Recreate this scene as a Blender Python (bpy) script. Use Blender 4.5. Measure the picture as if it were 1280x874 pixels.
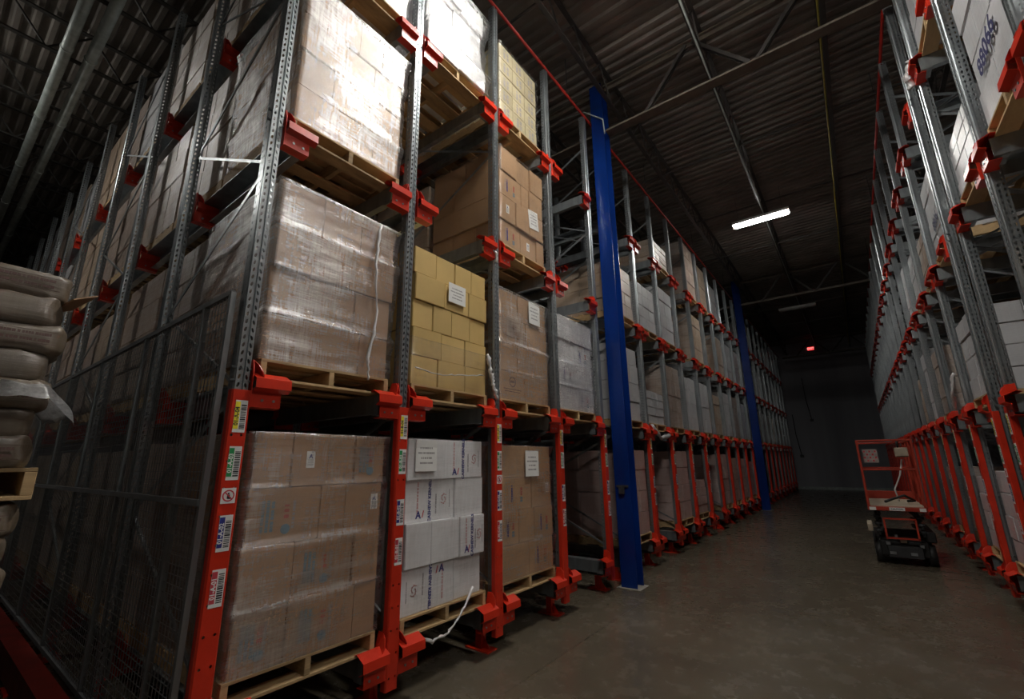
import bpy, bmesh, math, random
from mathutils import Vector, Matrix, noise

# ------------------------------------------------------------------ scene, camera, world, lights
scene = bpy.context.scene
for o in list(bpy.data.objects): bpy.data.objects.remove(o, do_unlink=True)
COL = scene.collection
R = random.Random(7)

F_PX, PITCH, YAW, ROLL = 559.55, .2465, .643, -.013
CAM = (2.908, 0.0, 1.70)
fwd = Vector((-math.sin(YAW)*math.cos(PITCH), math.cos(YAW)*math.cos(PITCH), math.sin(PITCH)))
rgt = Vector((math.cos(YAW), math.sin(YAW), 0)); up = rgt.cross(fwd)
r2 = rgt*math.cos(ROLL)+up*math.sin(ROLL); u2 = up*math.cos(ROLL)-rgt*math.sin(ROLL)
cd = bpy.data.cameras.new('camera'); cam = bpy.data.objects.new('camera', cd); COL.objects.link(cam)
cd.sensor_width = 36; cd.lens = F_PX/1280*36; cd.clip_start = .05; cd.clip_end = 200
cam.matrix_world = Matrix(((r2.x, u2.x, -fwd.x, CAM[0]), (r2.y, u2.y, -fwd.y, CAM[1]), (r2.z, u2.z, -fwd.z, CAM[2]), (0, 0, 0, 1)))
scene.camera = cam

LIGHT_POWER = 215.0          # emission strength of the lit ceiling fixtures
LAMPS = [(1.85, -5.2, .12), (1.85, 3.4, 1.02), (1.85, 12.0, .42), (-6.5, -1.8, .55), (6.6, .95, .8)]
w = bpy.data.worlds.new('world'); scene.world = w; w.use_nodes = True
w.node_tree.nodes['Background'].inputs[0].default_value = (.5, .6, .7, 1)
w.node_tree.nodes['Background'].inputs[1].default_value = .0
scene.view_settings.view_transform = 'Standard'; scene.view_settings.look = 'None'
scene.view_settings.gamma = 1; scene.view_settings.use_curve_mapping = False
scene.view_settings.exposure = 0.0

# ------------------------------------------------------------------ materials
def node(nt, t, **kw):
    n = nt.nodes.new(t)
    for k, v in kw.items(): setattr(n, k, v)
    return n
def mth(nt, op, a, b=None, c=None):
    n = node(nt, 'ShaderNodeMath', operation=op)
    for i, v in enumerate((a, b, c)):
        if v is None: continue
        if isinstance(v, (int, float)): n.inputs[i].default_value = v
        else: nt.links.new(v, n.inputs[i])
    return n.outputs[0]
def new_mat(name):
    m = bpy.data.materials.new(name); m.use_nodes = True
    return m, m.node_tree, m.node_tree.nodes['Principled BSDF'], m.node_tree.nodes['Material Output']
def tex(nt, scale=(1, 1, 1), kind='Object'):
    tc = node(nt, 'ShaderNodeTexCoord'); mp = node(nt, 'ShaderNodeMapping'); mp.inputs['Scale'].default_value = scale
    nt.links.new(tc.outputs[kind], mp.inputs['Vector']); return mp.outputs[0]
def noise_tex(nt, vec, scale, detail=4, rough=.55):
    n = node(nt, 'ShaderNodeTexNoise'); n.inputs['Scale'].default_value = scale; n.inputs['Detail'].default_value = detail
    n.inputs['Roughness'].default_value = rough; nt.links.new(vec, n.inputs['Vector']); return n.outputs['Fac']
def ramp(nt, fac, stops):
    r = node(nt, 'ShaderNodeValToRGB'); nt.links.new(fac, r.inputs[0])
    while len(r.color_ramp.elements) < len(stops): r.color_ramp.elements.new(.5)
    for e, (p, c) in zip(r.color_ramp.elements, stops):
        e.position = p; e.color = (c[0], c[1], c[2], 1) if hasattr(c, '__len__') else (c, c, c, 1)
    return r.outputs[0]
def bump(nt, h, strength, dist, bs, key='Normal'):
    b = node(nt, 'ShaderNodeBump'); b.inputs['Strength'].default_value = strength; b.inputs['Distance'].default_value = dist
    nt.links.new(h, b.inputs['Height']); nt.links.new(b.outputs[0], bs.inputs[key]); return b

def paint(name, c, rough=.4, metal=0., var=.25, nscale=6, bmp=.1, scale=(1, 1, 1)):
    m, nt, b, o = new_mat(name)
    v = tex(nt, scale); f = noise_tex(nt, v, nscale)
    nt.links.new(ramp(nt, f, [(.3, [x*(1-var) for x in c]), (.7, [min(1, x*(1+var)) for x in c])]), b.inputs['Base Color'])
    b.inputs['Roughness'].default_value = rough; b.inputs['Metallic'].default_value = metal
    if bmp: bump(nt, noise_tex(nt, v, nscale*6), bmp, .004, b)
    return m

def holes(m, kind):
    """round and oval punched holes seen right through the steel"""
    nt = m.node_tree; b = nt.nodes['Principled BSDF']
    tc = node(nt, 'ShaderNodeTexCoord'); s = node(nt, 'ShaderNodeSeparateXYZ'); nt.links.new(tc.outputs['Object'], s.inputs[0])
    g = node(nt, 'ShaderNodeSeparateXYZ'); nt.links.new(tc.outputs['Normal'], g.inputs[0])
    X, Y, Z = s.outputs
    isx = mth(nt, 'GREATER_THAN', mth(nt, 'ABSOLUTE', g.outputs[0]), mth(nt, 'ABSOLUTE', g.outputs[1]))
    if kind == 'post':
        per, cy, cx, off, ry, rz = .05, .021, -.066, .016, .0075, .015
    else:
        per, cy, cx, off, ry, rz = .15, .027, -.03, 10., .0075, .0075
    dz = mth(nt, 'DIVIDE', mth(nt, 'MULTIPLY', mth(nt, 'SUBTRACT', mth(nt, 'FRACT', mth(nt, 'DIVIDE', Z, per)), .5), per), rz)
    # slant the slots a little, mirrored on the two columns
    sgn = mth(nt, 'SIGN', Y)
    u_front = mth(nt, 'DIVIDE', mth(nt, 'SUBTRACT', mth(nt, 'ABSOLUTE', Y), cy), ry)
    u_side = mth(nt, 'DIVIDE', mth(nt, 'SUBTRACT', mth(nt, 'ABSOLUTE', mth(nt, 'SUBTRACT', X, cx)), off), ry)
    if kind == 'post':
        u_front = mth(nt, 'ADD', u_front, mth(nt, 'MULTIPLY', dz, .45))
    uu = mth(nt, 'ADD', mth(nt, 'MULTIPLY', isx, u_front), mth(nt, 'MULTIPLY', mth(nt, 'SUBTRACT', 1., isx), u_side))
    r = mth(nt, 'ADD', mth(nt, 'MULTIPLY', uu, uu), mth(nt, 'MULTIPLY', dz, dz))
    nt.links.new(mth(nt, 'GREATER_THAN', r, 1.), b.inputs['Alpha'])
    return m

M = {}
M['steel'] = paint('galvanised_steel', (.34, .37, .385), .36, .75, .22, 9, .15, (1, 1, .25))
M['post'] = holes(paint('perforated_galvanised_steel', (.34, .37, .385), .34, .75, .25, 9, .15, (1, 1, .25)), 'post')
M['dark_steel'] = paint('dark_grey_steel', (.06, .062, .065), .5, .5)
M['meshgrey'] = paint('grey_powder_coat', (.17, .175, .18), .45, .2)
M['shadered'] = paint('shade_darkened_red_paint', (.26, .015, .008), .5, 0, .3, 5, .12)  # red of the floor guard rail, darkened to carry the shade there
M['liftred'] = paint('faded_orange_red_paint', (.40, .040, .018), .45, 0, .2, 5, .12)
M['red'] = paint('red_enamel', (.62, .030, .010), .33, 0, .12, 5, .12)
M['guard'] = holes(paint('red_enamel_punched', (.60, .030, .010), .36, 0, .15, 5, .12), 'guard')
M['blue'] = paint('blue_column_paint', (.003, .026, .175), .24, .0, .25, 3, .25, (1, 1, .3))
M['black'] = paint('black_rubber', (.012, .012, .012), .6)
M['pipe'] = paint('pale_pipe_paint', (.40, .45, .43), .4, .1)
M['roofsteel'] = paint('grey_primer_steel', (.05, .046, .042), .6, .1)
M['girder'] = paint('tan_primer_steel', (.13, .108, .085), .6, .1)
M['yellow'] = paint('yellow_cable', (.35, .30, .04), .6)
M['redpipe'] = paint('red_sprinkler_pipe', (.42, .02, .012), .45)
M['white'] = paint('white_label_paper', (.80, .80, .78), .6, 0, .04)
M['ink'] = paint('black_ink', (.02, .02, .025), .7, 0, 0, bmp=0)
M['blueink'] = paint('blue_ink', (.025, .03, .22), .7, 0, .1, bmp=0)
M['markerink'] = paint('dark_blue_marker', (.02, .02, .09), .7, 0, .1, bmp=0)
M['redink'] = paint('red_ink', (.55, .05, .07), .7, 0, .1, bmp=0)
M['pinkink'] = paint('faded_red_ink', (.62, .33, .33), .7, 0, .1, bmp=0)
M['rustink'] = paint('dull_red_ink', (.40, .07, .05), .7, 0, .2, bmp=0)
M['cyanink'] = paint('pale_blue_ink', (.13, .21, .26), .7, 0, .2, bmp=0)
M['greyink'] = paint('faded_grey_ink', (.32, .31, .31), .7, 0, .2, bmp=0)
M['brownink'] = paint('brown_ink', (.13, .07, .06), .7, 0, .2, bmp=0)
M['greenink'] = paint('green_ink', (.02, .28, .08), .6, 0, .05, bmp=0)
M['yellowink'] = paint('yellow_ink', (.85, .72, .03), .6, 0, .05, bmp=0)

def wood(name, c):
    m, nt, b, o = new_mat(name)
    inf = node(nt, 'ShaderNodeObjectInfo')
    tc = node(nt, 'ShaderNodeTexCoord'); add = node(nt, 'ShaderNodeVectorMath', operation='ADD')
    nt.links.new(tc.outputs['Object'], add.inputs[0]); cmb = node(nt, 'ShaderNodeCombineXYZ')
    nt.links.new(mth(nt, 'MULTIPLY', inf.outputs['Random'], 37.), cmb.inputs[2]); nt.links.new(cmb.outputs[0], add.inputs[1])
    mp = node(nt, 'ShaderNodeMapping'); mp.inputs['Scale'].default_value = (9, 2.5, 30); nt.links.new(add.outputs[0], mp.inputs[0])
    f = noise_tex(nt, mp.outputs[0], 1.6, 6, .65)
    f2 = mth(nt, 'ADD', mth(nt, 'MULTIPLY', f, .7), mth(nt, 'MULTIPLY', inf.outputs['Random'], .3))
    nt.links.new(ramp(nt, f2, [(.25, [x*.5 for x in c]), (.5, c), (.8, [min(1, x*1.35) for x in c])]), b.inputs['Base Color'])
    b.inputs['Roughness'].default_value = .75; bump(nt, f, .3, .003, b)
    return m
M['wood'] = wood('raw_pallet_wood', (.46, .31, .155))

def film_gloss(nt, vec, gloss, rough=.26):
    """horizontal creases of stretched film: gloss smeared up and down, broken into fine streaks"""
    def mp(scale, rot=(0, 0, 0)):
        n = node(nt, 'ShaderNodeMapping'); n.inputs['Scale'].default_value = scale; n.inputs['Rotation'].default_value = rot
        nt.links.new(vec, n.inputs[0]); return n.outputs[0]
    wide = noise_tex(nt, mp((.8, .8, 9), (.16, .10, 0)), 2.2, 6, .7)
    hair = noise_tex(nt, mp((2.2, 2.2, 46), (-.10, .07, 0)), 2., 4, .7)
    vert = noise_tex(nt, mp((26, 26, 1.6), (.04, -.05, 0)), 2., 4, .7)
    big = noise_tex(nt, vec, 2.3, 3)
    h = mth(nt, 'ADD', mth(nt, 'ADD', wide, mth(nt, 'MULTIPLY', hair, .40)), mth(nt, 'MULTIPLY', vert, .10))
    bp = node(nt, 'ShaderNodeBump'); bp.inputs['Strength'].default_value = .5; bp.inputs['Distance'].default_value = .02; nt.links.new(h, bp.inputs['Height'])
    tg = node(nt, 'ShaderNodeTangent', direction_type='RADIAL', axis='Z')
    gl = node(nt, 'ShaderNodeBsdfAnisotropic'); gl.inputs['Roughness'].default_value = .29; gl.inputs['Color'].default_value = (1, 1, 1, 1)
    gl.inputs['Anisotropy'].default_value = FILM_ANISO; nt.links.new(bp.outputs[0], gl.inputs['Normal']); nt.links.new(tg.outputs[0], gl.inputs['Tangent'])
    lw = node(nt, 'ShaderNodeLayerWeight'); lw.inputs[0].default_value = .25
    sv = mth(nt, 'MULTIPLY', ramp(nt, mth(nt, 'ADD', mth(nt, 'MULTIPLY', hair, .5), mth(nt, 'MULTIPLY', vert, .5)), [(.36, .30), (.64, 1.)]), ramp(nt, big, [(.32, .35), (.62, 1.)]))
    fac = mth(nt, 'MULTIPLY', mth(nt, 'ADD', gloss*3.0, mth(nt, 'MULTIPLY', lw.outputs['Facing'], .3)), sv)
    return gl.outputs[0], fac, wide
FILM_ANISO = .62

def cardboard(name, c, film=0., rough=.62, dirt=.12):
    """corrugated board, optionally under tight stretch film (clear coat, creases, milky streaks)"""
    m, nt, b, o = new_mat(name)
    inf = node(nt, 'ShaderNodeObjectInfo')
    tc = node(nt, 'ShaderNodeTexCoord')
    add = node(nt, 'ShaderNodeVectorMath', operation='ADD'); nt.links.new(tc.outputs['Object'], add.inputs[0])
    cmb = node(nt, 'ShaderNodeCombineXYZ')
    for i in range(3): nt.links.new(mth(nt, 'MULTIPLY', inf.outputs['Random'], 13.+i*7), cmb.inputs[i])
    nt.links.new(cmb.outputs[0], add.inputs[1])
    f = noise_tex(nt, add.outputs[0], 3.5, 5)
    f2 = mth(nt, 'ADD', mth(nt, 'MULTIPLY', f, .65), mth(nt, 'MULTIPLY', inf.outputs['Random'], .35))
    base = ramp(nt, f2, [(.2, [x*(1-dirt*1.6) for x in c]), (.8, [min(1, x*(1+dirt)) for x in c])])
    b.inputs['Roughness'].default_value = rough
    if film:
        gl, fac, wide = film_gloss(nt, add.outputs[0], .17*film)
        mx = node(nt, 'ShaderNodeMix', data_type='RGBA'); nt.links.new(base, mx.inputs[6]); mx.inputs[7].default_value = (.60, .60, .62, 1)
        nt.links.new(mth(nt, 'MULTIPLY', ramp(nt, wide, [(.42, 0.35), (.68, 1.)]), .50*film), mx.inputs[0]); base = mx.outputs[2]
        ms = node(nt, 'ShaderNodeMixShader'); nt.links.new(fac, ms.inputs[0]); nt.links.new(b.outputs[0], ms.inputs[1]); nt.links.new(gl, ms.inputs[2]); nt.links.new(ms.outputs[0], o.inputs[0])
    nt.links.new(base, b.inputs['Base Color'])
    return m
M['brown'] = cardboard('brown_cardboard', (.37, .215, .115))
M['tan'] = cardboard('tan_cardboard', (.44, .27, .145))
M['yellowbox'] = cardboard('ochre_cardboard', (.60, .42, .155))
M['whitebox'] = cardboard('white_cardboard', (.80, .80, .81), dirt=.06)
M['greenbox'] = cardboard('pale_tan_cardboard', (.50, .43, .27))
M['brown_w'] = cardboard('wrapped_brown_cardboard', (.34, .21, .12), 1.)
M['tan_w'] = cardboard('wrapped_tan_cardboard', (.44, .29, .16), .8)
M['white_w'] = cardboard('wrapped_white_cardboard', (.58, .585, .60), .9, dirt=.06)
M['pink_w'] = cardboard('wrapped_pinkish_cardboard', (.46, .30, .26), .6)
M['bag'] = cardboard('kraft_paper_sack', (.125, .086, .046), .2)  # darker than plain kraft, the dim light on the sacks is in the colour

def film(name, gloss=.17, haze=.10):
    m, nt, b, o = new_mat(name); nt.nodes.remove(b)
    inf = node(nt, 'ShaderNodeObjectInfo'); tc = node(nt, 'ShaderNodeTexCoord')
    add = node(nt, 'ShaderNodeVectorMath', operation='ADD'); nt.links.new(tc.outputs['Object'], add.inputs[0])
    cmb = node(nt, 'ShaderNodeCombineXYZ')
    for i in range(3): nt.links.new(mth(nt, 'MULTIPLY', inf.outputs['Random'], 9.+i*5), cmb.inputs[i])
    nt.links.new(cmb.outputs[0], add.inputs[1])
    gl, fac, wide = film_gloss(nt, add.outputs[0], gloss)
    df = node(nt, 'ShaderNodeBsdfDiffuse'); df.inputs[0].default_value = (.75, .76, .78, 1)
    tr = node(nt, 'ShaderNodeBsdfTransparent')
    m1 = node(nt, 'ShaderNodeMixShader'); nt.links.new(tr.outputs[0], m1.inputs[1]); nt.links.new(df.outputs[0], m1.inputs[2])
    nt.links.new(mth(nt, 'ADD', mth(nt, 'MULTIPLY', ramp(nt, wide, [(.45, 0.), (.72, 1.)]), haze*2.4), haze*.6), m1.inputs[0])
    m2 = node(nt, 'ShaderNodeMixShader'); nt.links.new(m1.outputs[0], m2.inputs[1]); nt.links.new(gl, m2.inputs[2]); nt.links.new(fac, m2.inputs[0])
    nt.links.new(m2.outputs[0], o.inputs[0])
    return m
M['film'] = film('clear_stretch_film', .15, .045)
M['film_thin'] = film('thin_stretch_film', .05, .015)
M['film_mid'] = film('light_stretch_film', .10, .03)
M['film_thick'] = film('gathered_stretch_film', .3, .30)

def concrete():
    m, nt, b, o = new_mat('polished_concrete')
    v = tex(nt); f = noise_tex(nt, v, .55, 6, .6); g = noise_tex(nt, v, 4., 8, .7); fine = noise_tex(nt, v, 60., 3)
    mix = mth(nt, 'ADD', mth(nt, 'MULTIPLY', f, .6), mth(nt, 'ADD', mth(nt, 'MULTIPLY', g, .3), mth(nt, 'MULTIPLY', fine, .1)))
    c = ramp(nt, mix, [(.30, (.075, .058, .043)), (.5, (.120, .098, .068)), (.66, (.16, .137, .108))])
    s = node(nt, 'ShaderNodeSeparateXYZ'); nt.links.new(v, s.inputs[0])
    def joint(axis, per, off, wd):
        d = mth(nt, 'ABSOLUTE', mth(nt, 'SUBTRACT', mth(nt, 'FRACT', mth(nt, 'DIVIDE', mth(nt, 'ADD', axis, off), per)), .5))
        return mth(nt, 'LESS_THAN', d, wd/per)
    j = mth(nt, 'MAXIMUM', joint(s.outputs[0], 4.6, 1.82, .005), joint(s.outputs[1], 5.9, 2.25, .005))
    mx = node(nt, 'ShaderNodeMix', data_type='RGBA'); nt.links.new(c, mx.inputs[6]); mx.inputs[7].default_value = (.03, .027, .024, 1)
    nt.links.new(mth(nt, 'MULTIPLY', j, .6), mx.inputs[0]); nt.links.new(mx.outputs[2], b.inputs['Base Color'])
    nt.links.new(ramp(nt, g, [(.3, .20), (.7, .32)]), b.inputs['Roughness'])
    b.inputs['Specular IOR Level'].default_value = .45
    bump(nt, f, .03, .01, b)
    return m
M['concrete'] = concrete()
M['deck'] = paint('galvanised_roof_deck', (.185, .165, .145), .6, .0, .3, 1.4, .1, (1, 1, 1))
M['wallpanel'] = paint('painted_wall_panel', (.33, .33, .36), .75, 0, .25, .5, .1, (1.5, 1, .12))
M['patch'] = paint('bare_grout', (.30, .275, .24), .7, 0, .2)
M['cream'] = paint('worn_cream_paint', (.42, .36, .27), .6)
M['notice'] = paint('notice_panel', (.42, .36, .33), .6)

def emit(name, c, s):
    m, nt, b, o = new_mat(name); b.inputs['Base Color'].default_value = (.8, .8, .8, 1)
    b.inputs['Emission Color'].default_value = (*c, 1); b.inputs['Emission Strength'].default_value = s; return m

# ------------------------------------------------------------------ mesh helpers
class MB:
    def __init__(s): s.bm = bmesh.new(); s.mats = []
    def mi(s, m):
        if m is None: return 0
        if m not in s.mats: s.mats.append(m)
        return s.mats.index(m)
    def box(s, x0, x1, y0, y1, z0, z1, m=None, T=None):
        vs = [s.bm.verts.new(p) for p in ((x0, y0, z0), (x1, y0, z0), (x1, y1, z0), (x0, y1, z0), (x0, y0, z1), (x1, y0, z1), (x1, y1, z1), (x0, y1, z1))]
        if T is not None:
            for v in vs: v.co = T @ v.co
        k = s.mi(m)
        for f in ((3, 2, 1, 0), (4, 5, 6, 7), (0, 1, 5, 4), (1, 2, 6, 5), (2, 3, 7, 6), (3, 0, 4, 7)):
            s.bm.faces.new([vs[i] for i in f]).material_index = k
        return s
    def bar(s, a, b, w, h=None, m=None, upv=(0, 0, 1)):
        a, b = Vector(a), Vector(b); h = h or w; d = b-a; L = d.length; d.normalize()
        u = Vector(upv); r = d.cross(u)
        if r.length < 1e-4: r = d.cross(Vector((1, 0, 0)))
        r.normalize(); u = r.cross(d)
        T = Matrix.Translation(a) @ Matrix(((r.x, d.x, u.x, 0), (r.y, d.y, u.y, 0), (r.z, d.z, u.z, 0), (0, 0, 0, 1)))
        return s.box(-w/2, w/2, 0, L, -h/2, h/2, m, T)
    def tube(s, pts, r, n=10, m=None, cap=True):
        pts = [Vector(p) for p in pts]; rings = []; k = s.mi(m); prev = None
        for i, p in enumerate(pts):
            d = (pts[min(i+1, len(pts)-1)]-pts[max(i-1, 0)]).normalized()
            if prev is None: prev = d.orthogonal().normalized()
            a = (prev-d*prev.dot(d)).normalized(); prev = a; b = d.cross(a)
            rr = r[i] if hasattr(r, '__len__') else r
            rings.append([s.bm.verts.new(p+(a*math.cos(t)+b*math.sin(t))*rr) for t in [2*math.pi*j/n for j in range(n)]])
        for A, B in zip(rings, rings[1:]):
            for j in range(n):
                f = s.bm.faces.new((A[j], A[(j+1) % n], B[(j+1) % n], B[j])); f.material_index = k; f.smooth = True
        if cap:
            s.bm.faces.new(rings[0][::-1]).material_index = k; s.bm.faces.new(rings[-1]).material_index = k
        return s
    def sheet(s, path, t, a0, a1, fn, m=None):
        """bent sheet steel: a 2D path with thickness t, extruded from a0 to a1; fn(u, v, a) -> point"""
        n = len(path); P = [Vector(p) for p in path]; off = []
        for i in range(n):
            ds = []
            if i > 0: ds.append((P[i]-P[i-1]).normalized())
            if i < n-1: ds.append((P[i+1]-P[i]).normalized())
            nn = Vector((0, 0))
            for d in ds: nn += Vector((-d.y, d.x))
            nn.normalize(); c = max(.4, nn.dot(Vector((-ds[0].y, ds[0].x)))); off.append(P[i]+nn*t/c)
        loop = P+off[::-1]; k = s.mi(m)
        A = [s.bm.verts.new(fn(p.x, p.y, a0)) for p in loop]; B = [s.bm.verts.new(fn(p.x, p.y, a1)) for p in loop]; N = len(loop)
        for i in range(N):
            j = (i+1) % N; s.bm.faces.new((A[i], A[j], B[j], B[i])).material_index = k
        for i in range(n-1):
            j = i+1; s.bm.faces.new((A[i], A[j], A[N-1-j], A[N-1-i])).material_index = k
            s.bm.faces.new((B[i], B[j], B[N-1-j], B[N-1-i])).material_index = k
        return s
    def prism(s, pts, h0, h1, fn, m=None):
        k = s.mi(m); A = [s.bm.verts.new(fn(p[0], p[1], h0)) for p in pts]; B = [s.bm.verts.new(fn(p[0], p[1], h1)) for p in pts]; n = len(pts)
        s.bm.faces.new(A[::-1]).material_index = k; s.bm.faces.new(B).material_index = k
        for i in range(n): s.bm.faces.new((A[i], A[(i+1) % n], B[(i+1) % n], B[i])).material_index = k
        return s
    def cyl(s, c, axis, r, h, n=20, m=None):
        c = Vector(c); a = Vector(axis).normalized()*h/2; return s.tube([c-a, c+a], r, n, m)
    def text(s, string, size, T, m=None, extrude=.0008):
        """lettering, laid in local XY of T"""
        me = text_mesh(string, size, extrude); k = s.mi(m)
        vs = [s.bm.verts.new(T @ v.co) for v in me.vertices]
        for p in me.polygons:
            try: s.bm.faces.new([vs[i] for i in p.vertices]).material_index = k
            except ValueError: pass
        return s
    def mesh(s, name, default=None, bevel=0., seg=1):
        bm = s.bm
        if bevel: bmesh.ops.bevel(bm, geom=list(bm.edges), offset=bevel, segments=seg, affect='EDGES', clamp_overlap=True)
        bmesh.ops.recalc_face_normals(bm, faces=bm.faces)
        me = bpy.data.meshes.new(name); bm.to_mesh(me); bm.free()
        for m in (s.mats or [default]): me.materials.append(m)
        return me
TX = {}
def text_mesh(string, size, extrude):
    key = (string, size, extrude)
    if key not in TX:
        cu = bpy.data.curves.new('lettering', 'FONT'); cu.body = string; cu.size = size; cu.extrude = extrude; cu.align_x = 'CENTER'; cu.align_y = 'CENTER'
        cu.resolution_u = 2; cu.offset = size*.03
        ob = bpy.data.objects.new('lettering', cu); COL.objects.link(ob)
        dg = bpy.context.evaluated_depsgraph_get(); dg.update()
        TX[key] = bpy.data.meshes.new_from_object(ob.evaluated_get(dg)); bpy.data.objects.remove(ob)
    return TX[key]
def obj(name, me, parent=None, loc=None):
    o = bpy.data.objects.new(name, me); COL.objects.link(o)
    if parent is not None: o.parent = parent
    if loc is not None: o.location = loc
    return o
def tag(o, label, cat, group=None):
    o['label'] = label; o['category'] = cat
    if group: o['group'] = group
    return o
def thing(name, label, cat, loc=(0, 0, 0), rz=0, group=None):
    o = bpy.data.objects.new(name, None); COL.objects.link(o); o.location = loc; o.rotation_euler = (0, 0, rz); o.empty_display_size = .1
    return tag(o, label, cat, group)
def struct(name, me, loc=None):
    o = obj(name, me, None, loc); o['kind'] = 'structure'; return o
def yz(u, v, a): return (a, u, v)      # path in YZ, extruded along X
def xz(u, v, a): return (u, a, v)      # path in XZ, extruded along Y
def xy(u, v, a): return (u, v, a)      # path in XY, extruded along Z

# ------------------------------------------------------------------ room shell
XW0, XW1, YW0, YW1, ZD = -24., 14., -12., 31.2, 8.42
struct('floor', MB().box(XW0, XW1, YW0, YW1+.2, -.2, 0, M['concrete']).mesh('floor'))
def deck():
    mb = MB(); path = []; y = YW0; per = .19
    while y < YW1+.2:
        path += [(y, ZD), (y+.06, ZD), (y+.085, ZD+.045), (y+.165, ZD+.045)]; y += per
    mb.sheet(path, .01, XW0, XW1, yz, M['deck']); return mb
struct('ceiling', deck().mesh('ceiling'))
def wall_mesh(horizontal, fixed, a0, a1, t, zt=8.7):
    mb = MB(); a = a0
    while a < a1-.01:
        b = min(a+1.1, a1)
        if horizontal: mb.box(a+.006, b-.006, fixed, fixed+t, 0, zt, M['wallpanel'])
        else: mb.box(fixed, fixed+t, a+.006, b-.006, 0, zt, M['wallpanel'])
        a = b
    if horizontal: mb.box(a0, a1, fixed+.02 if t > 0 else fixed-.02+t, fixed+abs(t)-.02 if t > 0 else fixed-.02, 0, zt, M['wallpanel'])
    else: mb.box(min(fixed, fixed+t)+.02, max(fixed, fixed+t)-.02, a0, a1, 0, zt, M['wallpanel'])
    return mb.mesh('wall', None)
struct('wall_back', wall_mesh(True, YW1, XW0, XW1, .15))
struct('wall_front', wall_mesh(True, YW0-.15, XW0, XW1, .15))
struct('wall_left', wall_mesh(False, XW0-.15, YW0, YW1, .15))
struct('wall_right', wall_mesh(False, XW1, YW0, YW1, .15))
struct('baseboard_back', MB().box(XW0, XW1, YW1-.05, YW1-.004, 0, .14, M['pipe']).mesh('baseboard'))

# columns of the building
COLY = (6.44, 18.06)
def column_mesh():
    mb = MB(); d = .12
    for s in (-1, 1): mb.box(-.115, .115, min(s*(d-.016), s*d), max(s*(d-.016), s*d), 0, ZD-.1, M['blue'])
    mb.box(-.008, .008, -(d-.016), d-.016, 0, ZD-.1, M['blue'])
    return mb.mesh('column_shaft', None, .002)
cm = column_mesh()
bm_ = MB(); bm_.box(-.17, .17, -.17, .17, 0, .012, M['patch']); base_me = bm_.mesh('base_patch', None, .004)
ccol = MB().box(-.09, .09, -.012, .0, 1.33, 1.36, M['dark_steel']); ccol.box(-.05, .03, -.03, .0, 1.24, 1.34, M['dark_steel'])
clip_me = ccol.mesh('clip')
for i, y in enumerate(COLY):
    t = thing('building_column', ('near' if i == 0 else 'far')+' tall blue painted steel column standing at the front of the left rack', 'column', (.125, y, 0), 0, None)
    obj('column_shaft', cm, t); obj('grout_pad', base_me, t)
    if i == 0: obj('bracket_clip', clip_me, t, (0, -.12, 0))

# joist girders across the aisle, open web joists along it
def truss(mb, a, b, z0, z1, n, chord, web, m, warren=True):
    a, b = Vector(a), Vector(b); d = b-a
    cz = lambda p, z: Vector((p.x, p.y, z))
    mb.bar(cz(a, z0), cz(b, z0), chord, chord*.35, m); mb.bar(cz(a, z1), cz(b, z1), chord, chord*.35, m)
    for i in range(n):
        p, q, r = a+d*(i/n), a+d*((i+.5)/n), a+d*((i+1)/n)
        mb.bar(cz(p, z1), cz(q, z0), web, web, m); mb.bar(cz(q, z0), cz(r, z1), web, web, m)
for i, y in enumerate(COLY+(29.7,)):
    for seg, (xa, xb) in enumerate(((XW0, .0), (.255, XW1))):
        mb = MB(); m = M['girder']
        mb.box(xa, xb, y-.085, y+.085, 7.30, 7.325, m); mb.box(xa, xb, y-.012, y+.012, 7.325, 7.40, m)
        mb.box(xa, xb, y-.06, y+.06, 8.26, 8.285, m); mb.box(xa, xb, y-.012, y+.012, 8.19, 8.26, m)
        for k in range(-16, 9):
            xn = .92+1.66*k
            for s_ in (-.83, .83):
                if xa < xn < xb and xa < xn+s_ < xb:
                    for dy in (-.03, .03): mb.bar((xn+s_*.06, y+dy, 7.36), (xn+s_*.94, y+dy, 8.24), .02, .055, M['roofsteel'])
        tag(obj('joist_girder', mb.mesh('joist_girder')), ('nearest', 'middle', 'farthest')[i]+' tan steel roof girder with web diagonals, '+('over the left rack' if seg == 0 else 'crossing the aisle'), 'roof girder', 'roof girders')
jm = MB(); truss(jm, (0, YW0, 0), (0, YW1, 0), 7.80, 8.36, 48, .07, .022, M['roofsteel']); jme = jm.mesh('roof_joist')
k = 0
xs = [.38+1.55*i for i in range(-15, 9) if XW0 < .38+1.55*i < XW1]
for x in xs:
    side = 'over the aisle' if 0 < x < 4.1 else ('over the left rack' if x < 0 else 'over the right rack')
    o = tag(obj('roof_joist', jme, None, (x, 0, 0)), 'dark open web steel roof joist running lengthwise '+side, 'roof joist', 'roof joists '+side)
brm = MB().bar((XW0, 0, 7.83), (XW1, 0, 7.83), .03, .03, M['roofsteel']).mesh('bridging_bar')
for i, y in enumerate((-3, 1.6, 4.1, 9.0, 11.6, 14.3, 21, 24, 27)):
    tag(obj('bridging_bar', brm, None, (0, y, .0)), 'thin dark bridging bar crossing under the roof joists', 'bracing bar', 'joist bridging bars')
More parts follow.
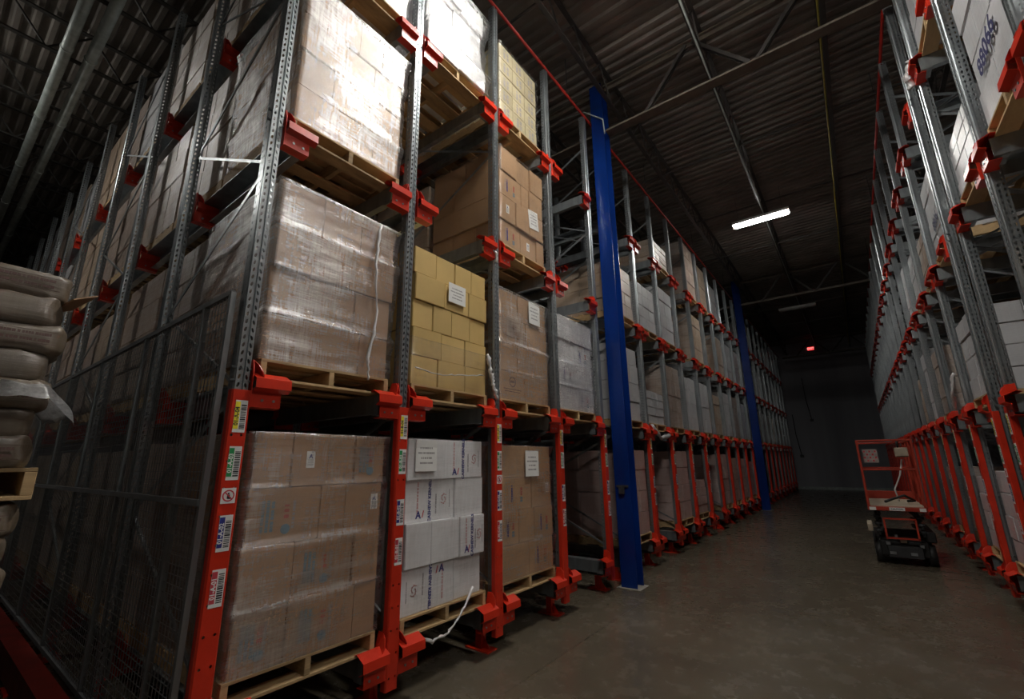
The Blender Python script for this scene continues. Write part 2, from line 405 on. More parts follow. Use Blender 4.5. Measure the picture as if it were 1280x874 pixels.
# sprinkler pipes and cables
def rpipe(name, pts, r, m, label, cat, hang=None):
    t = thing(name, label, cat, (0, 0, 0)); obj('pipe_run', MB().tube(pts, r, 12, m).mesh('pipe_run'), t)
    if hang:
        for h in hang:
            q = MB(); x, y, z = h; q.bar((x, y, z), (x, y, ZD), .012, .012, M['dark_steel'])
            if name == 'roof_pipe': q.bar((x, y, z-.075), (x, y, z+.075), .06, .16, M['dark_steel'], upv=(0, 1, 0))
            obj('hanger', q.mesh('hanger'), t)
    return t
for i, (y, s) in enumerate(((.60, 'nearer to the mesh end'), (.34, 'farther from the rack'))):
    xs_ = [-1.2-2.15*j for j in range(10)]
    t = thing('roof_pipe', 'pale grey roof pipe above the left rack end, '+('right-hand' if i == 0 else 'left-hand')+' one of the two', 'pipe', (0, 0, 0))
    obj('pipe_run', MB().tube([(-23.5, y, 7.72), (3, y, 7.72)], .068, 16, M['pipe']).mesh('pipe_run'), t)
    hm = MB().tube([(0, 0, -.012+0), (0.03, 0, -.012)], .078, 14, M['pipe']); hm.bar((.015, 0, .06), (.015, 0, .70), .014, .014, M['dark_steel']); hme = hm.mesh('hanger')
    for x in xs_: obj('hanger', hme, t, (x, y, 7.732))
rpipe('sprinkler_pipe', [(-.06, -1.5, 7.66), (-.06, 30.9, 7.66)], .021, M['redpipe'], 'thin red sprinkler pipe running along the left rack tops', 'pipe', [(-.06, y, 7.66) for y in (1.9, 5.6, 9.2, 13, 17)])
rpipe('sprinkler_pipe', [(4.13, -1.5, 7.66), (4.13, 30.9, 7.66)], .021, M['redpipe'], 'thin red sprinkler pipe running along the right rack tops', 'pipe', [(4.13, y, 7.66) for y in (1.9, 5.6, 9.2, 13, 17)])
tag(obj('hanging_cable', MB().tube([(3.42, 2+i*.8, 7.74-.03*math.sin(i*1.3)) for i in range(36)], .013, 8, M['yellow']).mesh('hanging_cable')), 'yellow cable running along under the roof near the right rack', 'cable')
tag(obj('conduit', MB().tube([(1.93, -6, 7.78), (1.93, 30.8, 7.78)], .014, 8, M['pipe']).mesh('conduit')), 'thin grey conduit feeding the ceiling lights along the aisle', 'conduit')
tag(obj('conduit', MB().tube([(-.6, 6.3, 7.95), (-.1, 6.3, 7.85), (.25, 6.28, 7.5), (.27, 6.28, 7.2)], .012, 8, M['pipe']).mesh('conduit')), 'short bent grey conduit at the head of the near blue column', 'conduit')

# ceiling lights
E_ON = emit('lit_lamp_lens', (1., .965, .90), LIGHT_POWER); E_OFF = paint('unlit_lamp_lens', (.55, .55, .53), .4)
def lamp(y, f, label, on=True, x=1.85, open_top=False):
    t = thing('ceiling_light', label, 'ceiling light', (x, y, 7.60))
    if on:
        m = emit('lit_lamp_lens', (1., .97, .91), LIGHT_POWER*f)
    else: m = E_OFF
    if open_top: obj('housing', MB().box(-.63, .63, -.13, .13, .012, .10, M['white']).mesh('housing', None, .008), t)
    else: obj('housing', MB().sheet([(-.13, -.004), (-.10, .075), (.10, .075), (.13, -.004)], .006, -.63, .63, yz, M['white']).box(-.636, -.63, -.125, .125, -.002, .08, M['white']).box(.63, .636, -.125, .125, -.002, .08, M['white']).mesh('housing'), t)
    obj('lens', MB().box(-.61, .61, -.09, .09, -.035, .010 if open_top else .05, m).mesh('lens', None, .01, 2), t)
    for x in (-.5, .5): obj('suspension_wire', MB().bar((x, 0, .083), (x, 0, .76), .006, .006, M['dark_steel']).mesh('suspension_wire'), t)
lamp(LAMPS[0][1], LAMPS[0][2], 'lit strip light hanging behind the camera over the cross aisle')
lamp(LAMPS[1][1], LAMPS[1][2], 'lit strip light overhead in front of the near end of the left rack')
lamp(LAMPS[2][1], LAMPS[2][2], 'glowing white strip light hanging above the middle of the aisle')
lamp(LAMPS[3][1], LAMPS[3][2], 'lit strip light over the cross aisle beside the end of the left rack', True, LAMPS[3][0], True)
lamp(LAMPS[4][1], LAMPS[4][2], 'added unseen fill light over the open floor past the near end of the right rack', True, LAMPS[4][0])  # out-of-view fill light, added to brighten the near loads of the left rack
lamp(20.7, 0, 'unlit pale strip light hanging farther along the aisle', False)

# exit sign and bits on the end wall
t = thing('exit_sign', 'small glowing red exit sign high on the far end wall', 'exit sign', (1.62, YW1-.034, 7.98))
obj('sign_box', MB().box(-.17, .17, -.03, .03, -.11, .11, M['dark_steel']).mesh('sign_box', None, .005), t)
sm = MB().box(-.16, .16, -.036, -.031, -.10, .10, emit('exit_sign_face', (1., .02, .03), 1.1)); obj('sign_face', sm.mesh('sign_face'), t)
o = obj('lettering', MB().text('EXIT', .17, Matrix.Translation((0, -.038, 0)) @ Matrix.Rotation(math.pi/2, 4, 'X'), emit('exit_sign_letters', (1., .25, .22), 1.6)).mesh('lettering'), t)
for x, z0, z1, lab in ((.92, 3.9, 6.3, 'thin dark cord hanging down the middle of the far wall'), (.15, 1.9, 4.2, 'thin dark cord hanging low beside the far end of the left rack')):
    t = thing('wall_cord', lab, 'cord', (x, YW1-.04, 0)); obj('cord', MB().tube([(0, 0, z1), (.02, 0, (z0+z1)/2), (.14, 0, z0)], .02, 8, M['black']).mesh('cord'), t)
    obj('pull_box', MB().box(.06, .24, -.04, .03, z0-.15, z0, M['dark_steel']).mesh('pull_box', None, .01), t)

# ------------------------------------------------------------------ racking
LV = (.345, 2.17, 4.03, 5.855)          # bracket heights
DX = 1.658                              # post spacing into the rack
ZT = 7.55
PY = [1.16+1.234*i for i in range(5)] + [6.696+1.234*i for i in range(10)] + [18.40+1.234*i for i in range(10)]

POST_PATH = [(-.100, -.028), (-.100, -.042), (-.03, -.042), (-.022, -.038), (-.012, -.038), (-.012, -.009), (-.022, -.005), (-.022, .005), (-.012, .009), (-.012, .038), (-.022, .038), (-.03, .042), (-.100, .042), (-.100, .028)]
def post_mesh(z0, z1): return MB().sheet(POST_PATH, .003, z0, z1, xy, M['post']).mesh('upright_post')
post_front = post_mesh(.30, ZT); post_rear = post_mesh(.02, ZT); post_back_low = post_mesh(.02, 6.9)
def guard_mesh():
    mb = MB(); mb.sheet([(-.046, .050), (-.003, .050), (.004, .044), (.004, -.044), (-.003, -.050), (-.046, -.050)], .005, .144, 2.144, xy, M['guard'])
    return mb.mesh('column_guard')
guard_me = guard_mesh()
def bracket_mesh(s, rear=False):
    mb = MB(); m = M['red']
    # mounting plate on the side of the post
    mb.prism([(-.085, -.13), (.006, -.13), (.006, .10), (-.015, .17), (-.06, .175), (-.085, .15)], .050*s, .056*s, xz, m)
    # nosed entry arm
    mb.sheet([(-.075, .075), (-.035, .088), (.042, .05), (.046, -.004), (.004, -.026)], .005, .056*s, .275*s, xz, m)
    mb.sheet([(.004, -.022), (.0, -.045), (.0, -.118), (-.07, -.122)], .005, .056*s, .235*s, xz, m)
    # flared guide plate leaning back to the post
    pts = [(-.085, .05), (.030, .058), (.034, .095), (.012, .14), (-.03, .17), (-.085, .175)]
    k = mb.mi(m); A = []; B = []
    for x, z in pts:
        y = .058+.42*max(0, .175-z)*(.6+.4*(x+.085)/.12)
        A.append(mb.bm.verts.new((x, y*s, z))); B.append(mb.bm.verts.new((x, (y+.006)*s, z)))
    mb.bm.faces.new(A); mb.bm.faces.new(B[::-1])
    for i in range(len(pts)):
        j = (i+1) % len(pts); mb.bm.faces.new((A[i], A[j], B[j], B[i]))
    for y, z in ((.12, -.08), (.19, -.08)): mb.cyl((.004, y*s, z), (1, 0, 0), .009, .012, 8, M['steel'])
    return mb.mesh('arm_bracket')
br = {1: bracket_mesh(1), -1: bracket_mesh(-1)}
boltm = MB()
for s in (-1, 1):
    for z in (.03, .11): boltm.cyl((-.03, .0, z), (0, 1, 0), .010, .13, 8, M['steel'])
bolt_me = boltm.mesh('bolt_set')
RAIL = {}
def rail_mesh(L, s):
    if (L, s) not in RAIL:
        mb = MB(); mb.sheet([(.10*s, .058), (.228*s, .058), (.228*s, -.088), (.17*s, -.088)], .004, .0, -L, yz, M['steel'])
        mb.box(-.002, -.09, min(.06*s, .228*s), max(.06*s, .228*s), -.10, -.088, M['steel'])
        RAIL[(L, s)] = mb.mesh('load_rail')
    return RAIL[(L, s)]
def brace_mesh(a, b): return MB().sheet([(-.018, -.0), (.018, 0), (.018, .018)], .003, 0, 1, lambda u, v, t: tuple(Vector(a).lerp(Vector(b), t)+Vector((-u*.43, v, u*.9))), M['steel']).mesh('diagonal_brace')
# nodes: front post .55 2.15 3.75 5.35 6.95, second post 1.35 2.95 4.55 6.15
BR = []
for k_ in range(8):
    z = .55+.8*k_; xa, xb = (-.05, -DX-.03) if k_ % 2 == 0 else (-DX-.03, -.05)
    BR.append(brace_mesh((xa, 0, z), (xb, 0, z+.8)))
def foot_mesh():
    mb = MB(); mb.box(-.14, .14, -.07, .07, 0, .012, M['red']); mb.box(-.04, .03, -.035, .035, .012, .21, M['red'])
    mb.prism([(.03, .012), (.11, .012), (.03, .12)], -.004, .004, xz, M['red']); return mb.mesh('floor_foot')
foot_me = foot_mesh()
def sill_mesh():  # short red beam from the overhanging guard back to the floor foot
    return MB().sheet([(-.045, .30), (-.045, .18), (.045, .18), (.045, .30)], .005, -.08, -.36, yz, M['dark_steel']).mesh('base_sill')
sill_me = sill_mesh()

def location_label(code, inkcol, white_txt):
    mb = MB(); mb.box(0, .0014, -.034, .034, -.095, .095, M['white'])
    mb.box(.0014, .0022, -.033, -.006, -.075, .085, M[inkcol])
    T = Matrix(((0, 0, 1, .003), (0, -1, 0, -.0195), (1, 0, 0, 0), (0, 0, 0, 1)))
    T = Matrix.Translation((.0024, -.0195, 0)) @ Matrix.Rotation(math.pi/2, 4, 'Z') @ Matrix.Rotation(math.pi/2, 4, 'X') @ Matrix.Rotation(math.pi/2, 4, 'Z')
    mb.text(code, .033, T, M['white'] if white_txt else M['ink'], .0003)
    z = -.075; rr = random.Random(hash(code) % 1000 if False else sum(map(ord, code)))
    while z < .07:
        h = rr.choice((.003, .005, .008)); mb.box(.0014, .0022, .0, .029, z, z+h, M['ink']); z += h+rr.choice((.003, .004, .006))
    return mb.mesh('location_label')
LABZ = ((1.985, 'yellowink', '04', False), (1.715, 'greenink', '03', True), (1.335, 'blueink', '02', True), (1.055, 'redink', '01', True))
def no_people_sign():
    mb = MB(); mb.box(0, .0014, -.038, .038, -.042, .042, M['white'])
    n = 24
    for i in range(n):
        a0, a1 = 2*math.pi*i/n, 2*math.pi*(i+1)/n
        mb.prism([(math.cos(a0)*.032, math.sin(a0)*.032), (math.cos(a1)*.032, math.sin(a1)*.032), (math.cos(a1)*.025, math.sin(a1)*.025), (math.cos(a0)*.025, math.sin(a0)*.025)], .0014, .0024, yz, M['redink'])
    mb.cyl((.002, .0, .012), (1, 0, 0), .005, .001, 10, M['ink']); mb.box(.0016, .0022, -.007, .007, -.016, .006, M['ink']); mb.box(.0016, .0022, -.003, .013, -.018, -.010, M['ink'])
    mb.bar((.0026, -.02, .02), (.0026, .02, -.02), .001, .006, M['redink'])
    return mb.mesh('warning_sign')
nps = no_people_sign()
ORD = ['first', 'second', 'third', 'fourth', 'fifth', 'sixth', 'seventh', 'eighth', 'ninth', 'tenth', 'eleventh', 'twelfth']
def zone(i):
    if i < 5: return i, 'before the near blue column'
    if i < 15: return i-5, 'past the near blue column'
    return i-15, 'past the far blue column'
def frame(i, right=False):
    y = PY[i]; z_, where = zone(i)
    side = 'right' if right else 'left'
    lab = f'{ORD[z_]} {side} rack upright frame {where}, steel with red guard'
    if i == 0 and not right: lab = 'end upright frame of the left rack, steel with red guard and coloured labels'
    t = thing('rack_frame', lab, 'pallet rack', (4.07 if right else 0, y, 0), math.pi if right else 0, f'{side} rack frames')
    n = 12 if (i == 0 and not right) else (6 if y < 8 else 4)
    for k in range(n):
        obj('upright_post', post_front if k == 0 else post_rear, t, (-DX*k, 0, 0))
        if k == 0: obj('floor_foot', foot_me, t, (-.22, 0, 0))
        elif k < 4: obj('floor_foot', foot_me, t, (-DX*k-.05, 0, 0))
    obj('column_guard', guard_me, t)
    obj('base_sill', sill_me, t)
    # sides that carry a lane (world +y / -y)
    sides = []
    if i not in (4, 14, 24): sides.append(1)
    if i not in (0, 5, 15): sides.append(-1)
    if right: sides = [-s for s in sides]
    L = DX*(n-1)+.3
    for li, z in enumerate(LV):
        for s in sides:
            obj('load_rail', rail_mesh(round(L, 3), s), t, (-.03, 0, z))
            kmax = n if (i == 0 and not right) else (3 if y < 8 else 1)
            for k in range(kmax): obj('arm_bracket', br[s], t, (-DX*k, 0, z))
        if y < 8: obj('bolt_set', bolt_me, t, (0, 0, z))
    pr = range(0, n-1, 2) if (i == 0 and not right) else (range(0, n-1, 2) if y < 8 else (0,))
    for k in pr:
        for b in BR: obj('diagonal_brace', b, t, (-DX*k, 0, 0))
    g = [c for c in t.children if c.name.startswith('column_guard')][0]
    row = chr(ord('A')+i) if not right else chr(ord('A')+i)
    if y < 18:
        for zc, ink, num, wt in LABZ:
            if y > 12: break
            obj('location_label', location_label(('02-' if right else '01-')+row+'-'+num, ink, wt), g, (.0098, .006, zc))
        if i in (0, 2, 5, 8): obj('warning_sign', nps, g, (.0098, .0, 1.535))
    return t
for i in range(len(PY)): frame(i)
for i in range(len(PY)): 
    if i >= 1: frame(i, True)

# wire mesh guard closing the end of the left rack
def mesh_guard():
    t = thing('mesh_guard', 'dark grey wire mesh safety screen closing the end of the left rack', 'safety screen', (0, 1.066, 0))
    x0, x1, z0, z1 = -7.4, -.085, .16, 2.76
    xsb = [x1, -1.73, -3.13, -4.55, -5.95, x0]
    fm = MB(); fm.bar((x0, 0, z1), (x1, 0, z1), .03, .035, M['meshgrey']); obj('top_rail', fm.mesh('top_rail'), t)
    obj('middle_rail', MB().bar((x0, -.01, 1.50), (x1, -.01, 1.50), .03, .035, M['meshgrey']).mesh('middle_rail'), t)
    obj('bottom_rail', MB().bar((x0, 0, z0), (x1, 0, z0), .03, .035, M['meshgrey']).mesh('bottom_rail'), t)
    me = MB().bar((0, 0, z0), (0, 0, z1), .035, .03, M['steel'], upv=(0, 1, 0)).mesh('frame_post')
    for x in xsb+[-.50]: obj('frame_post', me, t, (x, 0, 0))
    wm = MB(); x = x0
    while x < x1: wm.bar((x, .0, z0), (x, .0, z1), .0038, .0038, M['steel'], upv=(0, 1, 0)); x += .052
    z = z0
    while z < z1: wm.bar((x0, .003, z), (x1, .003, z), .0038, .0038, M['steel']); z += .052
    o = obj('wire_mesh', wm.mesh('wire_mesh'), t)
mesh_guard()
gm = MB().sheet([(-.06, .02), (-.06, .22), (.06, .22), (.06, .02)], .006, -7.5, -.6, yz, M['shadered'])
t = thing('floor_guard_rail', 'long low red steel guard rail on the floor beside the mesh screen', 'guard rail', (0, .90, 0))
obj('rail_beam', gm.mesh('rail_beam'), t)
fm_ = MB().box(-.1, .1, -.09, .09, 0, .02, M['red']).mesh('floor_plate')
for x in (-.9, -2.7, -4.5, -6.4): obj('floor_plate', fm_, t, (x, 0, 0))

# ------------------------------------------------------------------ pallets
PW, PD, PH = 1.0, 1.2, .135      # across the lane (Y), into the rack (X), height
deckb = [MB().box(-.045, .045, -PW/2, PW/2, -.009, .009, M['wood']).mesh('deck_board', None, .002),
         MB().box(-.065, .065, -PW/2, PW/2, -.009, .009, M['wood']).mesh('deck_board', None, .002)]
strm = MB().box(-PD/2, PD/2, -.02, .02, .018, PH-.018, M['wood']).mesh('stringer', None, .002)
def whole_pallet():
    mb = MB()
    for k in range(7): x = -PD/2+.065+k*(PD-.13)/6; mb.box(x-.045, x+.045, -PW/2, PW/2, PH-.018, PH, M['wood'])
    for k in range(4): x = -PD/2+.065+k*(PD-.13)/3; mb.box(x-.055, x+.055, -PW/2, PW/2, 0, .018, M['wood'])
    for y in (-PW/2+.02, 0, PW/2-.02): mb.box(-PD/2, PD/2, y-.02, y+.02, .018, PH-.018, M['wood'])
    return mb.mesh('wooden_pallet')
pallet_me = whole_pallet()
def pallet(loc, label, parts=True, group=None, rz=0):
    if not parts:
        o = tag(obj('wooden_pallet', pallet_me, None, loc), label, 'pallet', group); o.rotation_euler = (0, 0, rz); return o
    t = thing('wooden_pallet', label, 'pallet', loc, rz, group)
    for k in range(7): obj('deck_board', deckb[1 if k in (0, 6) else 0], t, (-PD/2+.065+k*(PD-.13)/6, 0, PH-.009))
    for k in range(4): obj('bottom_board', deckb[1], t, (-PD/2+.065+k*(PD-.13)/3, 0, .009))
    for y in (-PW/2+.02, 0, PW/2-.02): obj('stringer', strm, t, (0, y, 0))
    return t

LEVN = ['floor level', 'second level', 'third level', 'top level']
def short(l):
    assert len(l.split()) <= 16, l
    return l
def lane_y(i): return (PY[i]+PY[i+1])/2
def lane_name(i):
    if i < 4: return ORD[i]+' lane'
    z_, w_ = zone(i); return ORD[z_]+' lane past '+('near' if i < 15 else 'far')+' column'
PZ = [z+.064 for z in LV]

# ------------------------------------------------------------------ cartons
CB = {}
def carton_mesh(dx, dy, dz, m):
    key = (round(dx, 3), round(dy, 3), round(dz, 3), m)
    if key not in CB:
        mb = MB(); mb.box(-dx/2, dx/2, -dy/2, dy/2, 0, dz, M[m])
        bmesh.ops.bevel(mb.bm, geom=list(mb.bm.edges), offset=.005, segments=2, affect='EDGES')
        me = mb.mesh('carton', M[m])
        if not me.materials: me.materials.append(M[m])
        CB[key] = me
    return CB[key]
FT = Matrix.Rotation(math.pi/2, 4, 'Z') @ Matrix.Rotation(math.pi/2, 4, 'X')   # text lying in a +X facing plane, reading along +Y
def face(y, z, up=False, down=False):
    T = Matrix.Translation((.0012, y, z)) @ FT
    if up: T = T @ Matrix.Rotation(math.pi/2, 4, 'Z')
    if down: T = T @ Matrix.Rotation(-math.pi/2, 4, 'Z')
    return T
def swirl(mb, y, z, r, m, n=9):
    for i in range(n):
        a = i*1.9; rr = r*(.35+.65*((i*7) % 5)/5)
        a0 = Vector((.0012, y+math.cos(a)*rr, z+math.sin(a)*rr)); a1 = Vector((.0012, y+math.cos(a+1.0)*rr*.9, z+math.sin(a+1.0)*rr))
        mb.bar(a0, a1, .0012, .006, m, upv=(0, 0, 1) if abs((a1-a0).z) < abs((a1-a0).y) else (0, 1, 0))
def print_cashew(w, h, down=False, faded=False):
    mb = MB(); s = -1 if down else 1
    mb.text('CASHEW KERNELS', h*.128, face(-w*.02*s, 0, not down, down), M['blueink'])
    words(mb, -w*.26*s, h*.04, h*.8, h*.045, M['pinkink'], seed=2)
    words(mb, w*.11*s, -h*.1*s, h*.5, h*.035, M['greyink'], seed=4)
    words(mb, w*.40*s, 0, h*.45, h*.02, M['greyink'], seed=6)
    mb.text('A', h*.24, face(-w*.24*s, -h*.34*s), M['blueink']); mb.text('/', h*.22, face(-w*.15*s, -h*.33*s), M['redink'])
    swirl(mb, w*.27*s, .0, h*.15, M['pinkink'], 16)
    return mb.mesh('printed_text')
def words(mb, y, z, length, hh, m, up=True, seed=1):
    """a line of print too small to read, as short strokes"""
    g = random.Random(seed); a = -length/2
    while a < length/2:
        wd = g.uniform(.5, 1.3)*hh; b = min(a+wd, length/2)
        if up: mb.box(.0003, .0013, y-hh/2, y+hh/2, z+a, z+b, m)
        else: mb.box(.0003, .0013, y+a, y+b, z-hh/2, z+hh/2, m)
        a = b+g.choice((.12, .15, .5))*hh
def print_brown(w, h, v=0):
    mb = MB()
    if v == 0:
        words(mb, w*.02, h*.06, h*.24, h*.09, M['rustink'], seed=3); words(mb, w*.12, h*.0, h*.5, h*.05, M['greyink'], seed=5); mb.cyl((.0012, w*.02, -h*.25), (1, 0, 0), h*.09, .0012, 14, M['cyanink'])
        for k in range(3): words(mb, -w*.30+k*.03, 0, h*.55, h*.055, M['cyanink'], seed=k)
    elif v == 1:
        n = 18
        for i in range(n):
            a0, a1 = 2*math.pi*i/n, 2*math.pi*(i+1)/n; r0, r1 = h*.19, h*.15
            mb.prism([(math.cos(a0)*r0, h*.15+math.sin(a0)*r0), (math.cos(a1)*r0, h*.15+math.sin(a1)*r0), (math.cos(a1)*r1, h*.15+math.sin(a1)*r1), (math.cos(a0)*r1, h*.15+math.sin(a0)*r1)], .0004, .0014, yz, M['brownink'])
        words(mb, 0, h*.15, h*.24, h*.08, M['brownink'], False); words(mb, 0, -h*.12, w*.7, h*.03, M['brownink'], False, 2); words(mb, 0, -h*.2, w*.6, h*.03, M['brownink'], False, 4)
    elif v == 2:
        for k in range(3): mb.box(.0004, .0013, -w*.3+k*w*.22, -w*.22+k*w*.22, -h*.25, h*.25, M['greyink'])
        words(mb, w*.3, 0, h*.5, h*.1, M['redink'])
    elif v == 3:
        for k in range(2):
            words(mb, -w*.10+k*w*.25, 0, h*.62, h*.18, M['greyink'], seed=k+7)
    elif v == 4:
        words(mb, w*.16, h*.05, h*.24, h*.09, M['rustink']); words(mb, w*.16, -h*.2, h*.16, h*.13, M['cyanink']); words(mb, -w*.15, 0, h*.5, h*.07, M['blueink'], seed=9); words(mb, -w*.24, 0, h*.5, h*.04, M['greyink'], seed=11)
    return mb.mesh('printed_text')
PRN = {}
def paper(w, h, lines, rot=0.):
    mb = MB(); mb.box(0, .001, -w/2, w/2, -h/2, h/2, M['white'])
    for i, l in enumerate(lines): words(mb, 0, h*.24-i*h*.16, w*(.62, .78, .5, .6)[i % 4], h*.055, M['greyink'], False, i+3)
    return mb.mesh('paper_sheet')

def stretch(loc, dims, prof, label, m='film', amp=.004):
    """film skin: prof = list of (z, grow_front, grow_side); closed band with a folded top lip"""
    dx, dy, dz = dims; bm = bmesh.new(); rings = []; per = []
    nx, ny = int(dx/.06), int(dy/.05)
    for i in range(ny): per.append((dx/2, -dy/2+dy*i/ny, 1, 0))
    for i in range(nx): per.append((dx/2-dx*i/nx, dy/2, 0, 1))
    for i in range(ny): per.append((-dx/2, dy/2-dy*i/ny, -1, 0))
    for i in range(nx): per.append((-dx/2+dx*i/nx, -dy/2, 0, -1))
    sx, sy = loc[0]*3.1+loc[2], loc[1]*5.7
    nz = max(8, int(dz/.018)); zs = [.003+(dz-.003)*j/nz for j in range(nz+1)]
    def g(z):
        for (za, fa), (zb, fb) in zip(prof, prof[1:]):
            if za <= z <= zb: return fa+(fb-fa)*(z-za)/max(1e-6, zb-za)
        return prof[-1][1] if z > prof[-1][0] else prof[0][1]
    for z in zs+[dz+.004, dz+.005]:
        inset = 0 if z <= dz else (-.03 if z < dz+.0045 else -.10)
        ring = []
        for (x, y, ax, ay) in per:
            n_ = noise.noise(Vector((x*3+sx, y*3+sy, z*13)))*amp*1.1+noise.noise(Vector((x*16+sx, y*16+sy, z*4)))*amp*.55
            e = .011+g(z)+n_+inset; s1 = (dx/2+e)/(dx/2); s2 = (dy/2+e)/(dy/2)
            ring.append(bm.verts.new((x*s1, y*s2, z)))
        rings.append(ring)
    N = len(per)
    for A, B in zip(rings, rings[1:]):
        for j in range(N):
            f = bm.faces.new((A[j], A[(j+1) % N], B[(j+1) % N], B[j])); f.smooth = True
    me = bpy.data.meshes.new('stretch_film'); bm.to_mesh(me); bm.free(); me.materials.append(M[m])
    return tag(obj('stretch_film', me, None, loc), label, 'plastic film')

def near_load(lane, lev, kind, tiers, lab, colour, prints=None, filmed=True, xoff=-.08, x_cols=3, jit=.006, w=1.0, h=1.3, papers=(), skew=0., full=False, right=False, yoff=0., film_amp=.004, fm='film'):
    """tiers: list of front splits (fractions of the width); cartons only where the stack's outside shows"""
    yc = lane_y(lane)+yoff; z0 = PZ[lev]+PH; D = 1.17
    xc = xoff-D/2 if not right else 4.07-xoff+D/2
    rng = random.Random(lane*31+lev*7)
    side = 'right rack, ' if right else ''
    where = f'{side}{lane_name(lane)}, {LEVN[lev]}'
    pallet((xc, yc, PZ[lev]), short(f'pallet under the {lab}, {where}'), True)
    n = len(tiers); hz = h/n; prof = []
    for ti, splits in enumerate(tiers):
        tot = sum(splits); y = -w/2; off = rng.uniform(-1, 1)*jit*1.2; yo = skew*ti+rng.uniform(-1, 1)*jit
        fo = max(0, off); prof += [(ti*hz+.035, fo+.001), ((ti+.6)*hz, fo+.004), ((ti+1)*hz-.012, fo+.006+rng.uniform(.006, .020))]
        widths = [w*s/tot for s in splits]
        for ci, wy in enumerate(widths):
            first_last = ci in (0, len(widths)-1)
            nxr = x_cols if len(splits) > 1 else 2
            if (ti % 2): nxr = max(2, x_cols-1)
            for xi in range(nxr):
                if not (xi == 0 or xi == nxr-1 or first_last or ti == n-1): continue
                if xi > 0 and not full and ci not in (0, len(widths)-1) and ti != n-1: continue
                dxx = D/nxr
                me = carton_mesh(dxx-.003, wy-.003, hz-.002, kind)
                sgn = 1 if not right else -1
                lx = (D/2-dxx*(xi+.5))*sgn
                o = obj('carton', me, None, (xc+lx+(off+rng.uniform(-.6, .6)*jit)*sgn, yc+y+wy/2+yo, z0+ti*hz))
                tag(o, short(f'carton of the {lab}, {where}'), 'carton', f'cartons of the {lab}, {where}')
                if prints and xi == 0:
                    p = prints.get((ti, ci))
                    if p is not None:
                        q = obj('printed_text', p(wy, hz), o, ((dxx/2-.0015)*sgn, 0, hz/2))
                        if right: q.rotation_euler = (0, 0, math.pi)
            y += wy
    for (py, pz, pw, ph, lines, rot) in papers:
        t = tag(obj('paper_sheet', paper(pw, ph, lines), None, (xc+D/2+.026, yc+py, z0+pz)), short(f'white paper on the {lab}, {where}'), 'paper sheet'); t.rotation_euler = (rot, 0, 0)
    if filmed:
        hh = h if filmed is True else filmed
        stretch((xc, yc, z0), (D, w, hh), [(-1, prof[0][1])]+prof, short(f'clear film around the {lab}, {where}'), m=fm, amp=film_amp)

pb = lambda v: (lambda w, h: print_brown(w, h, v))
pcw = lambda down=False: (lambda w, h: print_cashew(w, h, down))
LBL = ('LOT NUMBER', 'PRODUCT CODE', 'BEST BEFORE', 'PALLET NO')
sticker = lambda y=0., z=0.: (lambda w, h: sticker_mesh(w*y, h*z))
def sticker_mesh(y, z):
    mb = MB(); mb.box(0, .0012, y-.03, y+.03, z-.055, z+.055, M['white']); mb.text('A', .04, Matrix.Translation((0, 0, z+.02)) @ face(y, 0), M['blueink'])
    for k in range(5): mb.box(.0012, .0018, y-.02, y+.02, z-.04+k*.009, z-.036+k*.009, M['greyink'])
    return mb.mesh('shipping_sticker')
# ---- floor level
near_load(0, 0, 'brown', [[2, 3, 1.2], [1.5, 2, 1], [2.4, 1, 1.6], [1, 1.1, .9, 1.1]][::1], 'brown wrapped cartons', 'brown', {(3, 1): sticker(), (3, 3): pb(0), (2, 0): pb(0), (1, 1): pb(0), (2, 2): sticker(.3, .1), (0, 1): pb(0), (0, 0): pb(0)}, w=.97, h=1.36, jit=.012, xoff=-.07)
near_load(1, 0, 'whitebox', [[1.65, 1], [1.0, 1.25, 1.2], [1.7, 1.15], [1.3, 1.55]], 'white cashew cartons', 'white', {(0, 0): pcw(True), (1, 2): pcw(), (2, 0): pcw(), (3, 1): pcw()}, w=.95, h=1.36, jit=.016, papers=((-.30, 1.22, .24, .26, ('LOT', 'NUT MEATS', 'CASE', 'PALLET'), 0),), skew=-.006, film_amp=.003, fm='film_thin')
near_load(2, 0, 'tan', [[1, 1], [1, 1, 1.3], [1.35, 1], [1.15, 1]], 'tan cartons with a taped paper', 'tan', {(0, 1): pb(4), (1, 0): pb(4), (1, 2): pb(4), (2, 0): pb(4), (2, 1): sticker(.3, .1)}, w=.95, h=1.33, papers=((.06, 1.14, .26, .28, LBL, 0),), fm='film_mid')
# ---- second level
near_load(0, 1, 'brown', [[3, 1.1], [1.4, 1.4, 1.4], [1.2, 1, 1.6], [1.3, 1.3, 1.3]], 'big brown shrink-wrapped cartons', 'brown', {}, w=1.0, h=1.32, jit=.014, film_amp=.006)
near_load(1, 1, 'yellowbox', [[1, 1.15, 1.0], [1.1, 1, 1], [1, 1, 1.1, 1], [1.3, 1.2, 1.0], [1, .95, .9, .85]], 'ochre yellow cartons', 'ochre yellow', {}, filmed=.42, w=1.0, h=1.30, jit=.010, papers=((.03, .96, .24, .20, LBL, 0),), xoff=-.07, fm='film_thin')
near_load(2, 1, 'tan', [[1.2, 1.3], [1, 1, 1], [1.1, 1], [1.1, 1, .9]], 'tan cartons with round brown logos', 'tan', {(0, 0): pb(1), (2, 0): pb(1)}, w=.97, h=1.28, papers=((.18, 1.12, .24, .28, LBL, 0),))
near_load(3, 1, 'whitebox', [[1.2, 1.3], [1.3, 1.2], [1.2, 1.2], [1.1, 1.3]], 'white wrapped cartons with red marks', 'white', {(1, 0): pb(4), (2, 1): pb(4), (0, 1): pb(4)}, w=1.0, h=1.28, jit=.012)
